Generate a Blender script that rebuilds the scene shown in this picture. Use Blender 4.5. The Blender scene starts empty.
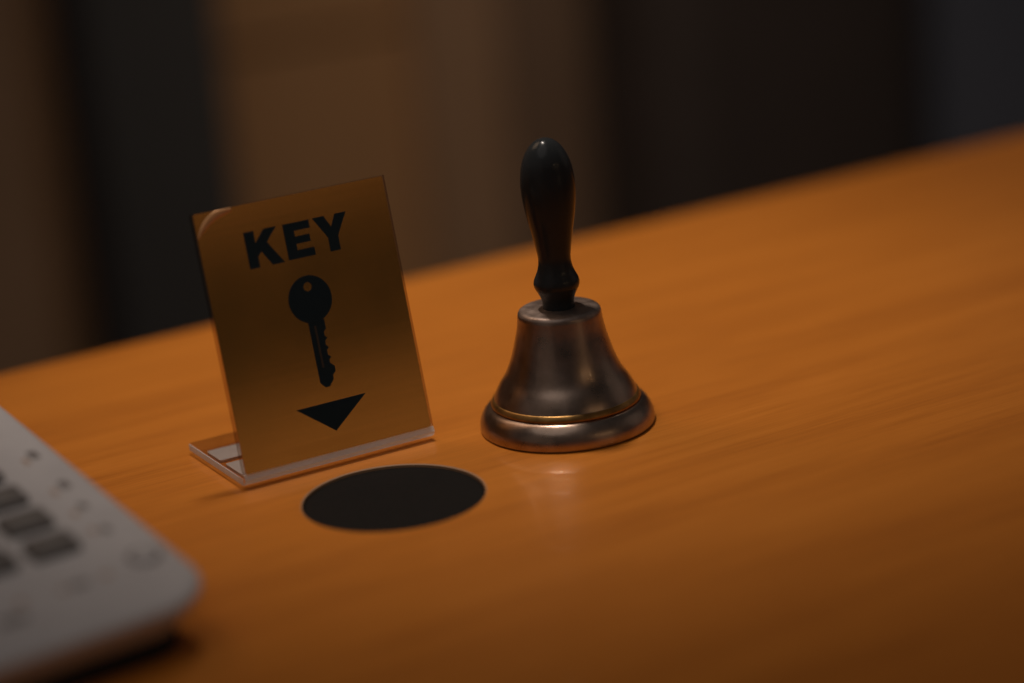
import bpy, bmesh, math, random
from mathutils import Vector, Matrix
random.seed(7)
S = bpy.context.scene
COL = S.collection
R = math.radians
PI = math.pi

# ------------------------------------------------------------------ helpers
def link(o, parent=None):
    COL.objects.link(o)
    if parent: o.parent = parent
    return o

def obj(name, bm, mats, parent=None, smooth=False, angle=None):
    bmesh.ops.recalc_face_normals(bm, faces=bm.faces[:])
    me = bpy.data.meshes.new(name)
    bm.to_mesh(me); bm.free()
    for m in (mats if isinstance(mats, (list, tuple)) else [mats]): me.materials.append(m)
    if smooth:
        for p in me.polygons: p.use_smooth = True
        if angle: me.set_sharp_from_angle(angle=R(angle))
    return link(bpy.data.objects.new(name, me), parent)

def tag(o, label=None, cat=None, group=None, kind=None):
    if label: o['label'] = label
    if cat: o['category'] = cat
    if group: o['group'] = group
    if kind: o['kind'] = kind
    return o

def empty(name, M):
    o = bpy.data.objects.new(name, None); COL.objects.link(o)
    o.matrix_world = M; o.empty_display_size = .02
    return o

def lathe(bm, prof, n=96, close_top=True, close_bot=True, mat=0, mats=None):
    rings = []
    for r, z in prof:
        rings.append([bm.verts.new((r*math.cos(2*PI*k/n), r*math.sin(2*PI*k/n), z)) for k in range(n)])
    for i in range(len(rings)-1):
        for k in range(n):
            f = bm.faces.new((rings[i][k], rings[i][(k+1) % n], rings[i+1][(k+1) % n], rings[i+1][k]))
            f.material_index = mats[i] if mats else mat
    if close_bot: bm.faces.new(rings[0][::-1])
    if close_top: bm.faces.new(rings[-1])

def spline(pts, n=6):
    out = []
    P = [pts[0]] + list(pts) + [pts[-1]]
    for i in range(1, len(P)-2):
        for k in range(n):
            t = k/n
            out.append(tuple(0.5*((2*P[i][j]) + (-P[i-1][j]+P[i+1][j])*t
                       + (2*P[i-1][j]-5*P[i][j]+4*P[i+1][j]-P[i+2][j])*t*t
                       + (-P[i-1][j]+3*P[i][j]-3*P[i+1][j]+P[i+2][j])*t**3) for j in range(2)))
    out.append(tuple(pts[-1]))
    return out

def loft(bm, loops, cap0=True, cap1=True):
    V = [[bm.verts.new(p) for p in L] for L in loops]
    n = len(V[0])
    for i in range(len(V)-1):
        for k in range(n):
            bm.faces.new((V[i][k], V[i][(k+1) % n], V[i+1][(k+1) % n], V[i+1][k]))
    if cap0: bm.faces.new(V[0][::-1])
    if cap1: bm.faces.new(V[-1])
    return V

def rrect(x0, x1, y0, y1, r, n=8):
    pts = []
    for cx, cy, a in ((x1-r, y0+r, -90), (x1-r, y1-r, 0), (x0+r, y1-r, 90), (x0+r, y0+r, 180)):
        for k in range(n+1):
            t = R(a + 90*k/n); pts.append((cx+r*math.cos(t), cy+r*math.sin(t)))
    return pts

def box(bm, x0, x1, y0, y1, z0, z1, bev=0):
    v = [bm.verts.new(p) for p in ((x0,y0,z0),(x1,y0,z0),(x1,y1,z0),(x0,y1,z0),(x0,y0,z1),(x1,y0,z1),(x1,y1,z1),(x0,y1,z1))]
    fs = [bm.faces.new([v[i] for i in q]) for q in ((3,2,1,0),(4,5,6,7),(0,1,5,4),(1,2,6,5),(2,3,7,6),(3,0,4,7))]
    if bev:
        es = list({e for f in fs for e in f.edges})
        bmesh.ops.bevel(bm, geom=es, offset=bev, segments=2, profile=.5, affect='EDGES')

# ------------------------------------------------------------------ materials
def mat(name, col=(.5,.5,.5), rough=.5, metal=0, **kw):
    m = bpy.data.materials.new(name); m.use_nodes = True
    b = m.node_tree.nodes['Principled BSDF']
    b.inputs['Base Color'].default_value = (*col, 1)
    b.inputs['Roughness'].default_value = rough
    b.inputs['Metallic'].default_value = metal
    for k, v in kw.items(): b.inputs[k.replace('_', ' ')].default_value = v
    return m

def nt(m):
    t = m.node_tree
    def N(kind, **kw):
        n = t.nodes.new(kind)
        for k, v in kw.items():
            if k in n.inputs.keys(): n.inputs[k].default_value = v
            else: setattr(n, k, v)
        return n
    return t, N, t.links.new, t.nodes['Principled BSDF']

def ramp(N, stops):
    r = N('ShaderNodeValToRGB'); e = r.color_ramp.elements
    while len(e) < len(stops): e.new(.5)
    for k, (p, c) in enumerate(stops):
        e[k].position = p; e[k].color = (*c, 1) if len(c) == 3 else c
    return r

def mottled(m, c0, c1, scale, r0, r1, bump=0, detail=5, bscale=None):
    """colour, gloss and surface relief that vary with a noise"""
    t, N, L, b = nt(m)
    tc = N('ShaderNodeTexCoord')
    n = N('ShaderNodeTexNoise', Scale=scale, Detail=detail, Roughness=.6)
    L(tc.outputs['Object'], n.inputs['Vector'])
    cr = ramp(N, [(.3, c0), (.7, c1)]); L(n.outputs['Fac'], cr.inputs['Fac']); L(cr.outputs['Color'], b.inputs['Base Color'])
    mr = N('ShaderNodeMapRange'); mr.inputs['From Min'].default_value = .3; mr.inputs['From Max'].default_value = .7
    mr.inputs['To Min'].default_value = r0; mr.inputs['To Max'].default_value = r1
    L(n.outputs['Fac'], mr.inputs['Value']); L(mr.outputs['Result'], b.inputs['Roughness'])
    if bump:
        n2 = N('ShaderNodeTexNoise', Scale=bscale or scale*6, Detail=3)
        L(tc.outputs['Object'], n2.inputs['Vector'])
        bp = N('ShaderNodeBump', Strength=bump, Distance=.0004)
        L(n2.outputs['Fac'], bp.inputs['Height']); L(bp.outputs['Normal'], b.inputs['Normal'])
    return m

# --- counter wood: warm orange veneer, grain along local X
M_wood = mat('orange wood veneer', rough=.4, Specular_IOR_Level=.35, Coat_Weight=.3, Coat_Roughness=.05)
t, N, L, b = nt(M_wood)
tc = N('ShaderNodeTexCoord')
def noise_at(sx, sy, sc, detail=4, rough=.55, dist=0):
    mp = N('ShaderNodeMapping'); mp.inputs['Scale'].default_value = (sx, sy, 1)
    n = N('ShaderNodeTexNoise', Scale=sc, Detail=detail, Roughness=rough, Distortion=dist)
    L(tc.outputs['Object'], mp.inputs['Vector']); L(mp.outputs['Vector'], n.inputs['Vector'])
    return n
broad = noise_at(1.2, 11, 3.0, 4, .6, .15)
mid = noise_at(2.4, 66, 3.0, 5, .65, .05)
fine = noise_at(14, 420, 2.0, 3, .6)
def mix(a, b_, fac):
    m = N('ShaderNodeMix'); m.inputs[0].default_value = fac
    L(a, m.inputs[2]); L(b_, m.inputs[3]); return m.outputs[0]
g = mix(broad.outputs['Fac'], mid.outputs['Fac'], .38)
g = mix(g, fine.outputs['Fac'], .30)
cr = ramp(N, [(.33, (.49, .153, .020)), (.50, (.655, .217, .027)), (.67, (.77, .268, .037))])
L(g, cr.inputs['Fac']); L(cr.outputs['Color'], b.inputs['Base Color'])
mr = N('ShaderNodeMapRange'); mr.inputs['To Min'].default_value = .30; mr.inputs['To Max'].default_value = .40
L(mid.outputs['Fac'], mr.inputs['Value']); L(mr.outputs['Result'], b.inputs['Roughness'])
bp = N('ShaderNodeBump', Strength=.12, Distance=.0002)
L(fine.outputs['Fac'], bp.inputs['Height']); L(bp.outputs['Normal'], b.inputs['Normal'])

M_core = mat('board core', (.50, .29, .16), .7)
M_hole = mottled(mat('matte black disc', Specular_IOR_Level=.12), (.0075, .0068, .0062), (.0105, .0092, .0082), 160, .6, .75)
M_bronze = mottled(mat('tarnished bronze', metal=1, Coat_Weight=.35, Coat_Roughness=.045), (.29, .20, .145), (.45, .33, .26), 75, .24, .38, .06, 6, 500)
M_bronzetop = mottled(mat('tarnished bronze crown', metal=.85), (.22, .165, .14), (.42, .33, .28), 130, .36, .55, .15, 6, 700)
M_band = mottled(mat('worn gold band', metal=.8), (.22, .115, .035), (.42, .235, .07), 130, .28, .45)
M_handle = mottled(mat('black lacquered wood', Specular_IOR_Level=.17), (.023, .026, .028), (.030, .033, .035), 90, .16, .24)
M_film = mat('curled film edge', (.70, .36, .15), .42, .3)
M_ink = mat('black print', (.015, .031, .043), .6, Specular_IOR_Level=.12)
M_groove = mat('grey brown print', (.05, .035, .025), .5)
M_pad = mat('white adhesive', (.72, .70, .70), .6)
M_acryl = bpy.data.materials.new('clear acrylic'); M_acryl.use_nodes = True
t, N, L, b = nt(M_acryl)
tr = N('ShaderNodeBsdfTransparent'); tr.inputs['Color'].default_value = (.88, .85, .83, 1)
gl = N('ShaderNodeBsdfGlossy', Roughness=.06); gl.inputs['Color'].default_value = (1, 1, 1, 1)
fr = N('ShaderNodeFresnel', IOR=1.45); mx = N('ShaderNodeMixShader')
ge = N('ShaderNodeNewGeometry'); su = N('ShaderNodeMath', operation='SUBTRACT'); su.inputs[0].default_value = 1; ml = N('ShaderNodeMath', operation='MULTIPLY')
L(ge.outputs['Backfacing'], su.inputs[1]); L(su.outputs[0], ml.inputs[0]); L(fr.outputs[0], ml.inputs[1]); L(ml.outputs[0], mx.inputs[0]); L(tr.outputs[0], mx.inputs[1]); L(gl.outputs[0], mx.inputs[2])
L(mx.outputs[0], t.nodes['Material Output'].inputs['Surface'])
M_edge = bpy.data.materials.new('frosted acrylic edge glow'); M_edge.use_nodes = True  # white stands in for light guided through the clear sheet
t, N, L, b = nt(M_edge)
b.inputs['Base Color'].default_value = (.92, .97, 1.0, 1); b.inputs['Roughness'].default_value = .35
tl = N('ShaderNodeBsdfTranslucent'); tl.inputs['Color'].default_value = (.86, .93, 1, 1); mx = N('ShaderNodeMixShader'); mx.inputs[0].default_value = .45
L(b.outputs[0], mx.inputs[1]); L(tl.outputs[0], mx.inputs[2]); L(mx.outputs[0], t.nodes['Material Output'].inputs['Surface'])
M_side = bpy.data.materials.new('tinted acrylic side'); M_side.use_nodes = True  # clear sheet; the dark line of refraction is put into the tint
t, N, L, b = nt(M_side)
tr = N('ShaderNodeBsdfTransparent'); tr.inputs['Color'].default_value = (.62, .52, .46, 1); L(tr.outputs[0], t.nodes['Material Output'].inputs['Surface'])
M_phone = mottled(mat('warm white plastic'), (.565, .545, .555), (.61, .59, .60), 40, .42, .55, .04, 3, 2500)
M_key = mat('dark grey keys', (.15, .135, .128), .5)
M_keypr = mat('pale key legend', (.22, .205, .19), .6)
M_print = mat('grey legend', (.20, .18, .18), .6)
M_printo = mat('tan legend', (.42, .28, .20), .6)
M_rubber = mat('black rubber', (.012, .012, .012), .8)

# gold sign plate: brushed along its width
M_gold = mat('brushed gold film', (.66, .29, .07), .15, 1)
t, N, L, b = nt(M_gold)
tc = N('ShaderNodeTexCoord')
mp = N('ShaderNodeMapping'); mp.inputs['Scale'].default_value = (10, 1, 700)
n1 = N('ShaderNodeTexNoise', Scale=1.0, Detail=3); L(tc.outputs['Object'], mp.inputs['Vector']); L(mp.outputs['Vector'], n1.inputs['Vector'])
cr = ramp(N, [(.3, (.64, .275, .064)), (.7, (.70, .305, .074))]); L(n1.outputs['Fac'], cr.inputs['Fac']); L(cr.outputs['Color'], b.inputs['Base Color'])
n2 = N('ShaderNodeTexNoise', Scale=38, Detail=4); L(tc.outputs['Object'], n2.inputs['Vector'])
mr = N('ShaderNodeMapRange'); mr.inputs['From Min'].default_value = .35; mr.inputs['From Max'].default_value = .7; mr.inputs['To Min'].default_value = .115; mr.inputs['To Max'].default_value = .14
L(n2.outputs['Fac'], mr.inputs['Value']); L(mr.outputs['Result'], b.inputs['Roughness'])
bp = N('ShaderNodeBump', Strength=.03, Distance=.0001); L(n1.outputs['Fac'], bp.inputs['Height']); L(bp.outputs['Normal'], b.inputs['Normal'])

M_wall = mottled(mat('brown wall veneer'), (.47, .25, .115), (.54, .29, .14), 4, .6, .7)
M_wallp = mottled(mat('taupe wall strip'), (.36, .215, .125), (.41, .245, .15), 4, .6, .7)
M_dark = mottled(mat('black pillar'), (.056, .054, .056), (.066, .063, .065), 5, .7, .8)
M_dark2 = mottled(mat('dark brown cabinet'), (.042, .031, .029), (.052, .037, .034), 5, .6, .8)
M_blue = mottled(mat('slate grey panel'), (.105, .115, .155), (.125, .135, .18), 5, .6, .7)
M_floor = mottled(mat('dark floor'), (.03, .025, .02), (.05, .04, .03), 6, .4, .6)

# ------------------------------------------------------------------ counter with a round hole
CA = R(29.24)
HX, HY, HR = -.04887, .84646, .03442
Mc = Matrix.Translation((HX, HY, 0)) @ Matrix.Rotation(CA, 4, 'Z')
x0, x1, y0, y1, T = -.95, 1.25, -.42, .2628, .038
angs = sorted([2*PI*k/128 for k in range(128)] + [math.atan2(y, x) % (2*PI) for x in (x0, x1) for y in (y0, y1)])
def ray(a, d):
    c, s = math.cos(a), math.sin(a)
    k = min(((x1-d)/c if c > 1e-9 else (x0+d)/c if c < -1e-9 else 1e9), ((y1-d)/s if s > 1e-9 else (y0+d)/s if s < -1e-9 else 1e9))
    return c*k, s*k
bm = bmesh.new()
cz = [(math.cos(a), math.sin(a)) for a in angs]
loops = [[(HR*c, HR*s, -T) for c, s in cz],
         [(HR*c, HR*s, -.0018) for c, s in cz],
         [(HR*c, HR*s, -.0004) for c, s in cz],
         [((HR+.0005)*c, (HR+.0005)*s, 0) for c, s in cz],
         [(*ray(a, .0025), 0) for a in angs],
         [(*ray(a, .0007), -.0007) for a in angs],
         [(*ray(a, 0), -.0025) for a in angs],
         [(*ray(a, 0), -T) for a in angs],
         [(HR*c, HR*s, -T) for c, s in cz]]
V = loft(bm, loops, False, False)
for f in bm.faces:
    c = f.calc_center_median()
    if c.z > -.0018 and c.z < -1e-5 and math.hypot(c.x, c.y) < HR+.0003: f.material_index = 1
bmesh.ops.remove_doubles(bm, verts=bm.verts[:], dist=1e-6)
o = obj('reception_counter', bm, [M_wood, M_core])
o.matrix_world = Mc
tag(o, 'orange wood veneer counter top carrying the sign, the bell and the telephone', 'counter')

bm = bmesh.new()
lathe(bm, [(HR-.0004, -.012), (HR-.0003, -.0018), (HR-.0004, -.0014), (HR-.0008, -.0011), (HR-.003, -.0011)], 128)
o = obj('black_disc', bm, M_hole, None, True, 40)
o.location = (HX, HY, 0)
tag(o, 'matte black round disc set into the wood in front of the gold KEY sign', 'disc')

# ------------------------------------------------------------------ hand bell
BX, BY = .019505, .912272
bell = empty('hand_bell', Matrix.Translation((BX, BY, 0)))
tag(bell, 'tarnished bronze hand bell with a turned black handle standing on the wood', 'bell')
mm = .001
flare = spline([(29.0, 12.1), (27.7, 15.2), (25.8, 18.6), (23.3, 22.5), (21.3, 27), (19.9, 31), (18.5, 36), (17.55, 40), (16.95, 43.6), (16.65, 46.0)], 5)
rim = spline([(34.2, 0.05), (34.75, .5), (34.95, 1.5), (34.9, 3.0), (34.5, 4.8), (33.6, 6.8), (32.3, 8.6), (30.9, 9.8), (29.6, 10.3)], 5)
top = [(16.45, 47.1), (16.0, 47.95), (15.3, 48.45), (14.2, 48.65), (9.0, 48.8), (5.0, 48.85)]
inner = [(5.0, 46.5), (14.0, 45.5), (15.4, 40), (17.2, 34), (19.6, 27), (22.6, 20.5), (26, 15), (30, 8), (32.6, .6), (33.4, .05)]
outer = rim + [(29.35, 10.5)] ; outer2 = [(28.95, 11.9)] + flare[1:] + top
bm = bmesh.new()
lathe(bm, [(r*mm, z*mm) for r, z in inner + outer + outer2], 128, False, False)
body = obj('bell_body', bm, M_bronze, bell, True, 60)
body.data.materials.append(M_bronzetop)
for p in body.data.polygons:
    if p.center.z > .0474: p.material_index = 1
# raised gold band round the waist of the rim
bm = bmesh.new()
lathe(bm, [(r*mm, z*mm) for r, z in [(28.6, 10.2), (29.8, 10.5), (30.0, 10.9), (29.75, 11.6), (29.2, 12.6), (28.7, 13.1), (27.5, 13.1)]], 128, False, False)
obj('band', bm, M_band, bell, True, 70)
hp = spline([(6.5, 47.6), (6.35, 49.5), (6.35, 51.6), (6.9, 53.6), (7.9, 55.6), (8.75, 57.2), (9.1, 58.8), (8.8, 60.4), (8.0, 62.2), (7.1, 64.4), (6.5, 67.2),
             (6.45, 69.5), (6.85, 72.5), (7.55, 76.5), (8.4, 80.9), (9.5, 86.5), (10.3, 92), (10.65, 96.5), (10.6, 100.5), (10.1, 104.5), (9.2, 108.1), (7.7, 111.5), (5.8, 114.2), (3.5, 116.1), (1.4, 116.9), (.05, 117.0)], 5)
bm = bmesh.new()
lathe(bm, [(max(r, .05)*mm, z*mm) for r, z in hp], 96)
h = obj('handle', bm, M_handle, bell, True, 60)
h.rotation_euler = (0, 0, 0)
# slight lean of the handle, pivoting on the crown
h.matrix_world = Matrix.Translation((BX, BY, 0)) @ Matrix.Translation((0, 0, .0476)) @ Matrix.Rotation(R(-.7), 4, 'Y') @ Matrix.Translation((0, 0, -.0476))

# ------------------------------------------------------------------ sign holder
YAW, LEAN = R(28.69), R(12.78)
PW, PH = .08038, .10085
# local frame: x along the width, y to the back, z up; origin at the front left bottom corner
Ms = Matrix.Translation((-.10545, .86690, 0)) @ Matrix.Rotation(YAW, 4, 'Z')
sign = empty('sign_holder', Ms)
tag(sign, 'clear acrylic stand holding a gold KEY sign with key symbol and down arrow', 'sign')
TH = .0032; BD = .0545; ZB = .0012
cl, sl = math.cos(LEAN), math.sin(LEAN)
up = Vector((0, sl, cl)); back = Vector((0, cl, -sl))
P0 = Vector((0, 0, .0060))               # bottom edge of the gold plate, on the front face of the panel
# side profile of the bent sheet (y, z)
def prof():
    pts = [(BD, ZB), (.0022, ZB)]
    c = (.0022 + .0004, ZB + .0036)
    for k in range(1, 7):
        a = R(-95 - (95 - math.degrees(LEAN) + 0)*k/7); pts.append((c[0] + .0036*math.cos(a), c[1] + .0036*math.sin(a)))
    f0 = P0 + back*.0002
    ftop = P0 + up*(PH + .0004) + back*.0002
    pts += [(f0.y, f0.z), (ftop.y, ftop.z)]
    btop = ftop + back*TH*.6
    pts += [(btop.y, btop.z)]
    bb = f0 + back*TH*.6 + up*.0006
    pts += [(bb.y, bb.z), (bb.y + .0010, ZB + TH + .0012), (bb.y + .0024, ZB + TH), (BD, ZB + TH)]
    return pts
pr = prof()
XA, XB = -.0006, PW + .0014
bm = bmesh.new()
va = [bm.verts.new((XA, y, z)) for y, z in pr]; vb = [bm.verts.new((XB, y, z)) for y, z in pr]
n = len(pr)
for k in range(n): bm.faces.new((va[k], va[(k+1) % n], vb[(k+1) % n], vb[k]))
ka = min(range(n), key=lambda k: abs(pr[k][1]-P0.z) + abs(pr[k][0])*1); kb = n-4
for vs in (va, vb):
    bm.faces.new(vs[ka:kb+1]); bm.faces.new(vs[kb:] + vs[:ka+1])
bmesh.ops.recalc_face_normals(bm, faces=bm.faces[:])
sharp = [e for e in bm.edges if len(e.link_faces) == 2 and e.calc_face_angle() > R(60)]
bmesh.ops.bevel(bm, geom=sharp, offset=.00035, segments=2, profile=.5, affect='EDGES')
for f in bm.faces:
    nrm = f.normal; c = f.calc_center_median()
    if c.z < .0062 and c.y < .0035: f.material_index = 1
    elif abs(nrm.x) > .5 and c.z > .006: f.material_index = 2
ast = obj('acrylic_stand', bm, [M_acryl, M_edge, M_side], sign, True, 35)
# sawn edges of the foot: frosted strips, edge glow put into their white
bm = bmesh.new()
box(bm, XA-.0003, XA-.00005, .0012, BD-.0006, ZB+.0003, ZB+TH-.0003)
obj('sawn_edge', bm, M_edge, sign)
def plate_bm(pts2, d0, d1, hole=None):
    """prism standing on the plate: (u,v) in metres on the plate, d0..d1 height off its face"""
    b2 = bmesh.new()
    lo = [P0 + Vector((u, 0, 0)) + up*v - back*d0 for u, v in pts2]
    hi = [P0 + Vector((u, 0, 0)) + up*v - back*d1 for u, v in pts2]
    A = [b2.verts.new(p) for p in lo]; B = [b2.verts.new(p) for p in hi]
    m_ = len(A)
    for k in range(m_): b2.faces.new((A[k], A[(k+1) % m_], B[(k+1) % m_], B[k]))
    b2.faces.new(A[::-1]); fB = b2.faces.new(B)
    b2.normal_update()
    bmesh.ops.triangulate(b2, faces=[f for f in b2.faces if len(f.verts) > 4])
    return b2
face = obj('face_plate', plate_bm(rrect(0, PW, 0, PH, .0008, 4), 0.0, .0005), M_gold, sign)
D0, D1 = .00052, .00060
def join(bms):
    out = bmesh.new()
    for b2 in bms:
        me = bpy.data.meshes.new('tmp'); b2.to_mesh(me); b2.free(); out.from_mesh(me); bpy.data.meshes.remove(me)
    return out
def letter(pts2): return plate_bm([(u*mm, v*mm) for u, v in pts2], D0, D1)
Kp = [(18.5,76.1),(22.7,76.1),(22.7,80.2),(24.4,82.0),(28.0,76.1),(33.1,76.1),(27.4,85.1),(32.3,90.3),(27.0,90.3),(22.7,85.6),(22.7,90.3),(18.5,90.3)]
Ep = [(34.9,76.3),(46.3,76.3),(46.3,79.5),(39.2,79.5),(39.2,81.9),(45.3,81.9),(45.3,84.8),(39.2,84.8),(39.2,87.0),(46.0,87.0),(46.0,90.2),(34.9,90.2)]
Yp = [(52.7,76.2),(57.1,76.2),(57.1,81.8),(62.1,90.3),(57.3,90.3),(54.9,85.6),(52.5,90.3),(47.6,90.3),(52.7,81.8)]
obj('lettering', join([letter(Kp), letter(Ep), letter(Yp)]), M_ink, face)
# key symbol: round bow with a hole, grooved shaft with a toothed right edge
bm = bmesh.new()
cx, cy, rb, hx, hy, hr = 40.3, 60.0, 9.1, 40.2, 64.9, 1.75
nn = 48
def pv(b2, u, v, d): return b2.verts.new(P0 + Vector((u*mm, 0, 0)) + up*v*mm - back*d)
rings = []
for d in (D0, D1):
    o_ = [pv(bm, cx+rb*math.cos(2*PI*k/nn), cy+rb*1.02*math.sin(2*PI*k/nn), d) for k in range(nn)]
    i_ = [pv(bm, hx+hr*math.cos(2*PI*k/nn), hy+hr*math.sin(2*PI*k/nn), d) for k in range(nn)]
    rings.append((o_, i_))
for k in range(nn):
    j = (k+1) % nn
    (o0, i0), (o1, i1) = rings
    bm.faces.new((o1[k], o1[j], i1[j], i1[k])); bm.faces.new((o0[k], i0[k], i0[j], o0[j]))
    bm.faces.new((o0[k], o0[j], o1[j], o1[k])); bm.faces.new((i0[k], i1[k], i1[j], i0[j]))
shaft = [(37.5,51.6),(37.5,27.4),(39.4,25.3),(41.2,25.3),(43.4,27.8),(43.4,29.4),(44.8,30.6),(44.8,32.8),(43.2,34.2),(43.2,35.6),(44.2,36.4),(43.0,37.6),(43.0,39.4),(43.9,40.2),(43.0,41.4),(43.0,43.0),(44.1,44.0),(43.2,45.0),(43.2,46.6),(44.3,47.6),(44.3,51.4)]
bm2 = join([bm, plate_bm([(u*mm, v*mm) for u, v in shaft], D0-.00001, D1-.00002)])
ks = obj('key_symbol', bm2, M_ink, face)
obj('groove_line', plate_bm([(u*mm, v*mm) for u, v in [(39.6,49.5),(39.6,33.0),(40.4,33.0),(40.4,49.5)]], D1-.00001, D1+.00004), M_groove, face)
obj('arrow_symbol', plate_bm([(25.4*mm, 19.4*mm), (40.2*mm, 7.9*mm), (55.4*mm, 19.4*mm)], D0, D1), M_ink, face)
# curled film at the top left corner: its highlight painted as an orange bead
bm = bmesh.new()
arc = spline([(.35, 91.6), (2.1, 94.0), (4.4, 96.2), (7.8, 98.5), (11.5, 99.75), (15.5, 100.4)], 6)
prev = None
for i, (u, v) in enumerate(arc):
    a = arc[min(i+1, len(arc)-1)]; b_ = arc[max(i-1, 0)]
    tx, ty = a[0]-b_[0], a[1]-b_[1]; l = math.hypot(tx, ty); tx, ty = tx/l, ty/l
    w = 1.5*math.sin(PI*min(1, .22+.78*(1-i/(len(arc)-1)))) + .12
    ring = []
    for k in range(9):
        q = PI*k/8
        off = w*math.cos(q)
        ring.append(bm.verts.new(P0 + Vector(((u - ty*off)*mm, 0, 0)) + up*(min(v + tx*off, 100.8))*mm - back*(.00048 + .00042*math.sin(q))))
    if prev:
        for k in range(8): bm.faces.new((prev[k], prev[k+1], ring[k+1], ring[k]))
    prev = ring
obj('curled_film', bm, M_film, face, True)
# white adhesive pads under the clear foot
for ya, yb in ((.0100, .0305), (.0350, .0490)):
    bm = bmesh.new()
    loft(bm, [[(x, y, .0001) for x, y in rrect(.0042, PW-.004, ya, yb, .0012, 5)], [(x, y, ZB-.0001) for x, y in rrect(.0042, PW-.004, ya, yb, .0012, 5)]])
    obj('adhesive_pad', bm, M_pad, sign)

# ------------------------------------------------------------------ telephone
PY, PS = R(34.8), R(7.5)
fd = Vector((math.cos(PY), math.sin(PY), 0)); bd = Vector((-math.sin(PY), math.cos(PY), 0))
tn = -bd*math.sin(PS) + Vector((0, 0, math.cos(PS))); bk = bd*math.cos(PS) + Vector((0, 0, math.sin(PS)))
PO = Vector((-.10642, .72145, .0210))
ph = empty('desk_telephone', Matrix.Translation((PO.x, PO.y, 0)))
tag(ph, 'white desk telephone with dark grey keys at the corner of the counter', 'telephone')
inv = ph.matrix_world.inverted()
def tp(u, v, hgt=0):
    u -= .024*v          # the right side runs out a little towards the back
    return (PO - fd*u*mm + bk*v*mm + tn*hgt*mm) - Vector((PO.x, PO.y, 0))
def gp(u, v, z):
    q = tp(u, v); return Vector((q.x, q.y, z*mm))
U0, U1, V0, V1, CR = -6.8, 165, -4.2, 220, 22
def outline(ins): return rrect(U0+ins, U1-ins, V0+ins, V1-ins, CR-ins*.6, 12)
bm = bmesh.new()
loops = [[gp(u, v, 8.0) for u, v in outline(9)], [gp(u, v, 8.4) for u, v in outline(7.5)]]
for ins, hgt in ((4.0, -9.0), (1.6, -6.0), (.35, -3.6), (0, -2.4), (.25, -1.3), (1.0, -.45), (2.4, 0.0), (4.5, .12)):
    loops.append([tp(u, v, hgt) for u, v in outline(ins)])
loft(bm, loops)
obj('body', bm, M_phone, ph, True, 50)
bm = bmesh.new()
loft(bm, [[gp(u, v, .2) for u, v in outline(8.5)], [gp(u, v, 7.9) for u, v in outline(10.0)]])
obj('rubber_base', bm, M_rubber, ph, True, 40)
def keycap(u0, u1, v0, v1, hgt, r, name, m, ins=1.3):
    b2 = bmesh.new()
    lp = []
    for i_, z in ((0, .05), (.15, hgt*.6), (ins*.6, hgt*.93), (ins, hgt)):
        lp.append([tp(u, v, z) for u, v in rrect(u0+i_, u1-i_, v0+i_, v1-i_, max(r-i_*.5, .3), 5)])
    loft(b2, lp)
    return obj(name, b2, m, ph, True, 50)
# keypad: dark keys in columns running back from the front, each with a pale legend
for ci in range(3):
    for ri in range(4):
        u0 = 18.6 + ci*22.6; v0 = 47.0 + ri*20.4
        k = keycap(u0, u0+17.6, v0, v0+13.2, 3.0, 2.2, 'key', M_key)
        b2 = bmesh.new()
        for a, w, q in ((6.2, 2.6, 0), (10.3, 3.4, 1)):
            loft(b2, [[tp(u, v, z) for u, v in rrect(u0+a, u0+a+w-q*.4, v0+5.0, v0+8.6-q*1.2, .3, 2)] for z in (3.0, 3.06)])
        obj('legend', b2, M_keypr, k)
# round button near the front right corner, with a printed ring
b2 = bmesh.new()
for r0, r1, z0, z1 in ((4.6, 6.0, .10, .42),):
    q = [[tp(4.4 + r*math.cos(2*PI*k/40), 31 + r*math.sin(2*PI*k/40), z) for k in range(40)] for r, z in ((r0, z0), (r0, z1), (r1, z1), (r1, z0))]
    loft(b2, q + [q[0]], False, False)
obj('button_ring', b2, M_print, ph, True, 40)
b2 = bmesh.new()
loft(b2, [[tp(4.4 + r*math.cos(2*PI*k/40), 31 + r*math.sin(2*PI*k/40), z) for k in range(40)] for r, z in ((4.5, .1), (4.4, .7), (3.9, 1.05), (2.5, 1.15))])
obj('round_button', b2, M_phone, ph, True, 50)
# small printed legends beside the keys
def marks(name, m, lst):
    for u, v, w, d in lst:
        b2 = bmesh.new()
        loft(b2, [[tp(x, y, z) for x, y in rrect(u-w/2, u+w/2, v-d/2, v+d/2, min(w, d)*.3, 3)] for z in (.10, .18)])
        obj(name, b2, m, ph)
marks('printed_legend', M_print, [(2.2, 122, 3.6, 7), (3.4, 94, 3.6, 7), (5.2, 75.5, 3.4, 5), (6.4, 55.5, 3.2, 5), (30.5, 26.6, 6.5, 3.6), (57.5, 18.2, 10, 4.6), (72, 17.8, 8, 4.4)])
marks('tan_legend', M_printo, [(6.5, 118.5, 2.0, 5), (8.6, 90.5, 1.9, 5), (9.8, 72, 2.4, 3.6), (10.4, 57, 2.2, 3.8), (20.5, 27, 3.6, 3.0), (36.3, 26.4, 3.0, 2.8), (51, 26.7, 3.4, 3.8)])

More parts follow.
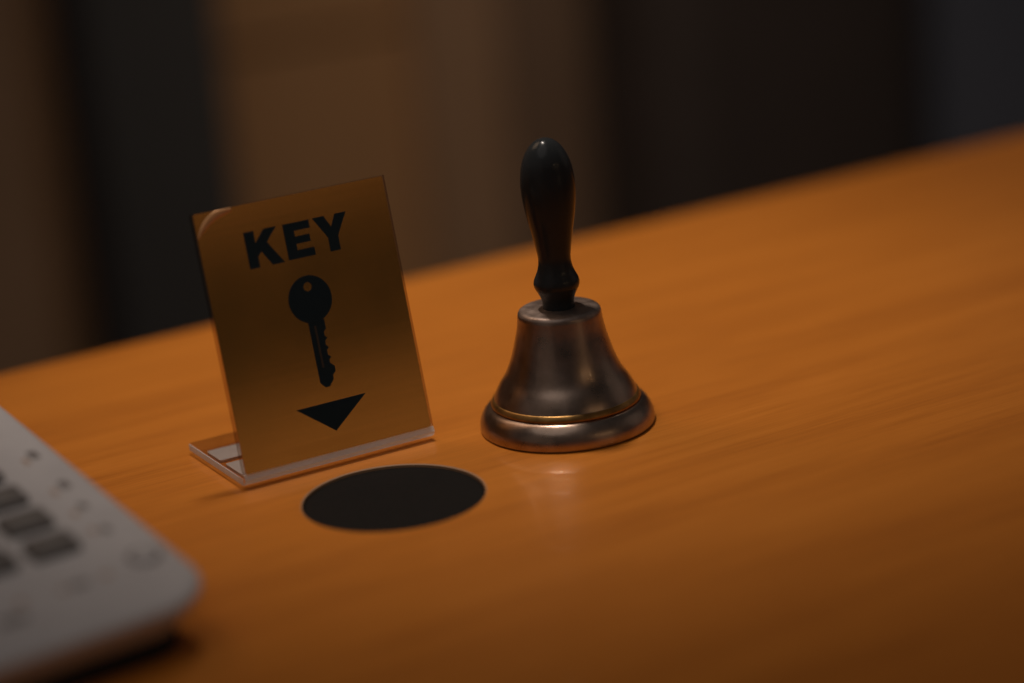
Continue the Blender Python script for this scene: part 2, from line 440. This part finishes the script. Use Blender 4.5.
# ------------------------------------------------------------------ background behind the counter
# local frame: x along the counter's far edge, y away from it
Mw = Matrix.Translation((-.2319, 1.0452, 0)) @ Matrix.Rotation(CA, 4, 'Z')
FL = -1.05
WY = 1.0
def back(name, bm, m, label, cat):
    o = obj(name, bm, m); o.matrix_world = Mw; return tag(o, label, cat)
bm = bmesh.new()
box(bm, -2.6, .42, WY, WY+.05, FL, 1.3)
box(bm, .42, 1.36, WY, WY+.05, FL, -.070)
box(bm, .42, 1.36, WY, WY+.05, -.062, 1.3)
box(bm, 1.36, 4.2, WY, WY+.05, FL, 1.3)
box(bm, -2.6, 4.2, WY+.052, WY+.08, FL, 1.3)
wall = back('veneer_wall', bm, M_wall, 'dim brown veneer wall out of focus behind the counter', 'wall')
M_wallq = mottled(mat('dark taupe wall strip'), (.20, .125, .085), (.24, .15, .10), 4, .6, .7)
for xa, xb, m_ in ((.74, .835, M_wallp), (.838, .94, M_wallq), (-1.2, .36, M_wallp)):  # added strips that step the wall's tone, darker towards the cabinet
    bm = bmesh.new(); box(bm, xa, xb, WY-.018, WY-.001, FL, 1.29, .006)
    obj('wall_tone_strip', bm, m_, wall)
bm = bmesh.new(); box(bm, .388, .509, WY-.10, WY-.002, FL, 1.3, .006)
back('black_pillar', bm, M_dark, 'tall narrow black pillar on the wall behind the gold sign', 'pillar')
bm = bmesh.new(); box(bm, .915, 1.262, WY-.16, WY-.002, FL, .6, .05)
back('dark_cabinet', bm, M_dark2, 'wide dark cabinet against the wall to the right behind the bell', 'cabinet')
bm = bmesh.new(); box(bm, 1.27, 2.3, WY-.12, WY-.002, FL, 1.3, .004)
back('grey_panel', bm, M_blue, 'slate grey panel at the far right beside the dark cabinet', 'panel')
bm = bmesh.new(); box(bm, -3.5, 5, -2.5, WY+.1, FL-.05, FL-.002)
o = obj('floor', bm, M_floor); o.matrix_world = Mw; tag(o, kind='structure')

# ------------------------------------------------------------------ light
def point(name, loc, watts, col, rad):
    l = bpy.data.lights.new(name, 'POINT'); l.energy = watts; l.color = col; l.shadow_soft_size = rad
    o = bpy.data.objects.new(name, l); o.location = loc; COL.objects.link(o); return o
def area(name, loc, target, size, watts, col, spread=180):
    l = bpy.data.lights.new(name, 'AREA'); l.shape = 'DISK'; l.size = size; l.energy = watts; l.color = col; l.spread = R(spread)
    o = bpy.data.objects.new(name, l); o.location = loc; COL.objects.link(o)
    o.rotation_euler = (Vector(target) - Vector(loc)).to_track_quat('-Z', 'Y').to_euler(); return o
def spot(name, loc, target, watts, col, rad, ang, blend=1):
    l = bpy.data.lights.new(name, 'SPOT'); l.energy = watts; l.color = col; l.shadow_soft_size = rad
    l.spot_size = R(ang); l.spot_blend = blend
    o = bpy.data.objects.new(name, l); o.location = loc; COL.objects.link(o)
    o.rotation_euler = (Vector(target) - Vector(loc)).to_track_quat('-Z', 'Y').to_euler(); return o
spot('pendant_lamp', (-.066, 1.075, .80), (-.01, 1.06, 0), 12.4, (1, .86, .75), .026, 57)
spot('pendant_lamp', (.45, 1.60, .90), (.33, 1.42, 0), 3.6, (1, .84, .68), .04, 62)
area('warm_lamp', (-.50, 1.30, .80), (.03, 1.0, 0), .5, .12, (1, .66, .42), 48)
for k, (a, d, z, w) in enumerate(((-52, 2.2, 1.0, 3.0), (-44, 2.6, 1.0, 3.2), (-34, 2.3, .9, 2.6))):
    point('room_lamp', (BX + d*math.cos(R(a)), BY + d*math.sin(R(a)), z), w*.3, (1, .66, .34), .022)
# added lights for the sign to reflect: one low, one high, dark between
def panel(name, az, d, zc, wd, ht, watts, col):
    l = bpy.data.lights.new(name, 'AREA'); l.shape = 'RECTANGLE'; l.size = wd; l.size_y = ht; l.energy = watts; l.color = col
    c = Vector((-.06 + d*math.cos(R(az)), .90 + d*math.sin(R(az)), zc))
    o = bpy.data.objects.new(name, l); o.location = c; COL.objects.link(o)
    o.rotation_euler = (Vector((-.06, .9, .05)) - c).to_track_quat('-Z', 'Y').to_euler(); return o
panel('low_sign_fill', -38, 2.4, .04, .50, .44, .140, (1, .70, .40))
panel('high_sign_fill', -38, 2.4, .70, .50, .36, .072, (1, .70, .46))
area('wall_fill', (.10, 1.58, .95), (.30, 1.95, -.2), .25, 1.08, (1, .80, .58), 82)  # unseen fill added to brighten the wall behind the counter

def dome_lamp(name, az, el, d, size, watts, col):
    c = Vector((BX + d*math.cos(R(el))*math.cos(R(az)), BY + d*math.cos(R(el))*math.sin(R(az)), .03 + d*math.sin(R(el))))
    return area(name, c, (BX, BY, .03), size, watts, col)
dome_lamp('ceiling_light', -124, 64, 1.8, 1.5, 2.7, (1, .92, .87))
dome_lamp('bell_side_fill', -132, 17, 1.6, 1.25, .27, (1, .80, .66))  # added for the pale reflection on the bell's left
dome_lamp('bell_side_fill', 14, 20, 1.6, .9, .17, (1, .80, .66))  # added to lighten the bell's right side
w = bpy.data.worlds.new('World'); S.world = w; w.use_nodes = True
bg = w.node_tree.nodes['Background']
bg.inputs['Color'].default_value = (1, .97, .98, 1); bg.inputs['Strength'].default_value = .028

# ------------------------------------------------------------------ camera
cam = bpy.data.cameras.new('camera'); co = bpy.data.objects.new('camera', cam); COL.objects.link(co)
rt = Vector((.99650844, -.02489488, -.07969423)); uv_ = Vector((.08349207, .29712947, .95117988)); fw = Vector((0, .95451261, -.29817055))
Mx = Matrix((rt, uv_, -fw)).transposed().to_4x4(); Mx.translation = (0, 0, .32110354)
co.matrix_world = Mx
cam.sensor_width = 36; cam.lens = 85; cam.clip_start = .01; cam.clip_end = 100
cam.dof.use_dof = True; cam.dof.focus_distance = .945; cam.dof.aperture_fstop = 2.1
S.camera = co

S.view_settings.view_transform = 'Standard'; S.view_settings.look = 'None'
S.view_settings.exposure = 0; S.view_settings.gamma = 1
S.cycles.use_denoising = True
S.cycles.max_bounces = 12
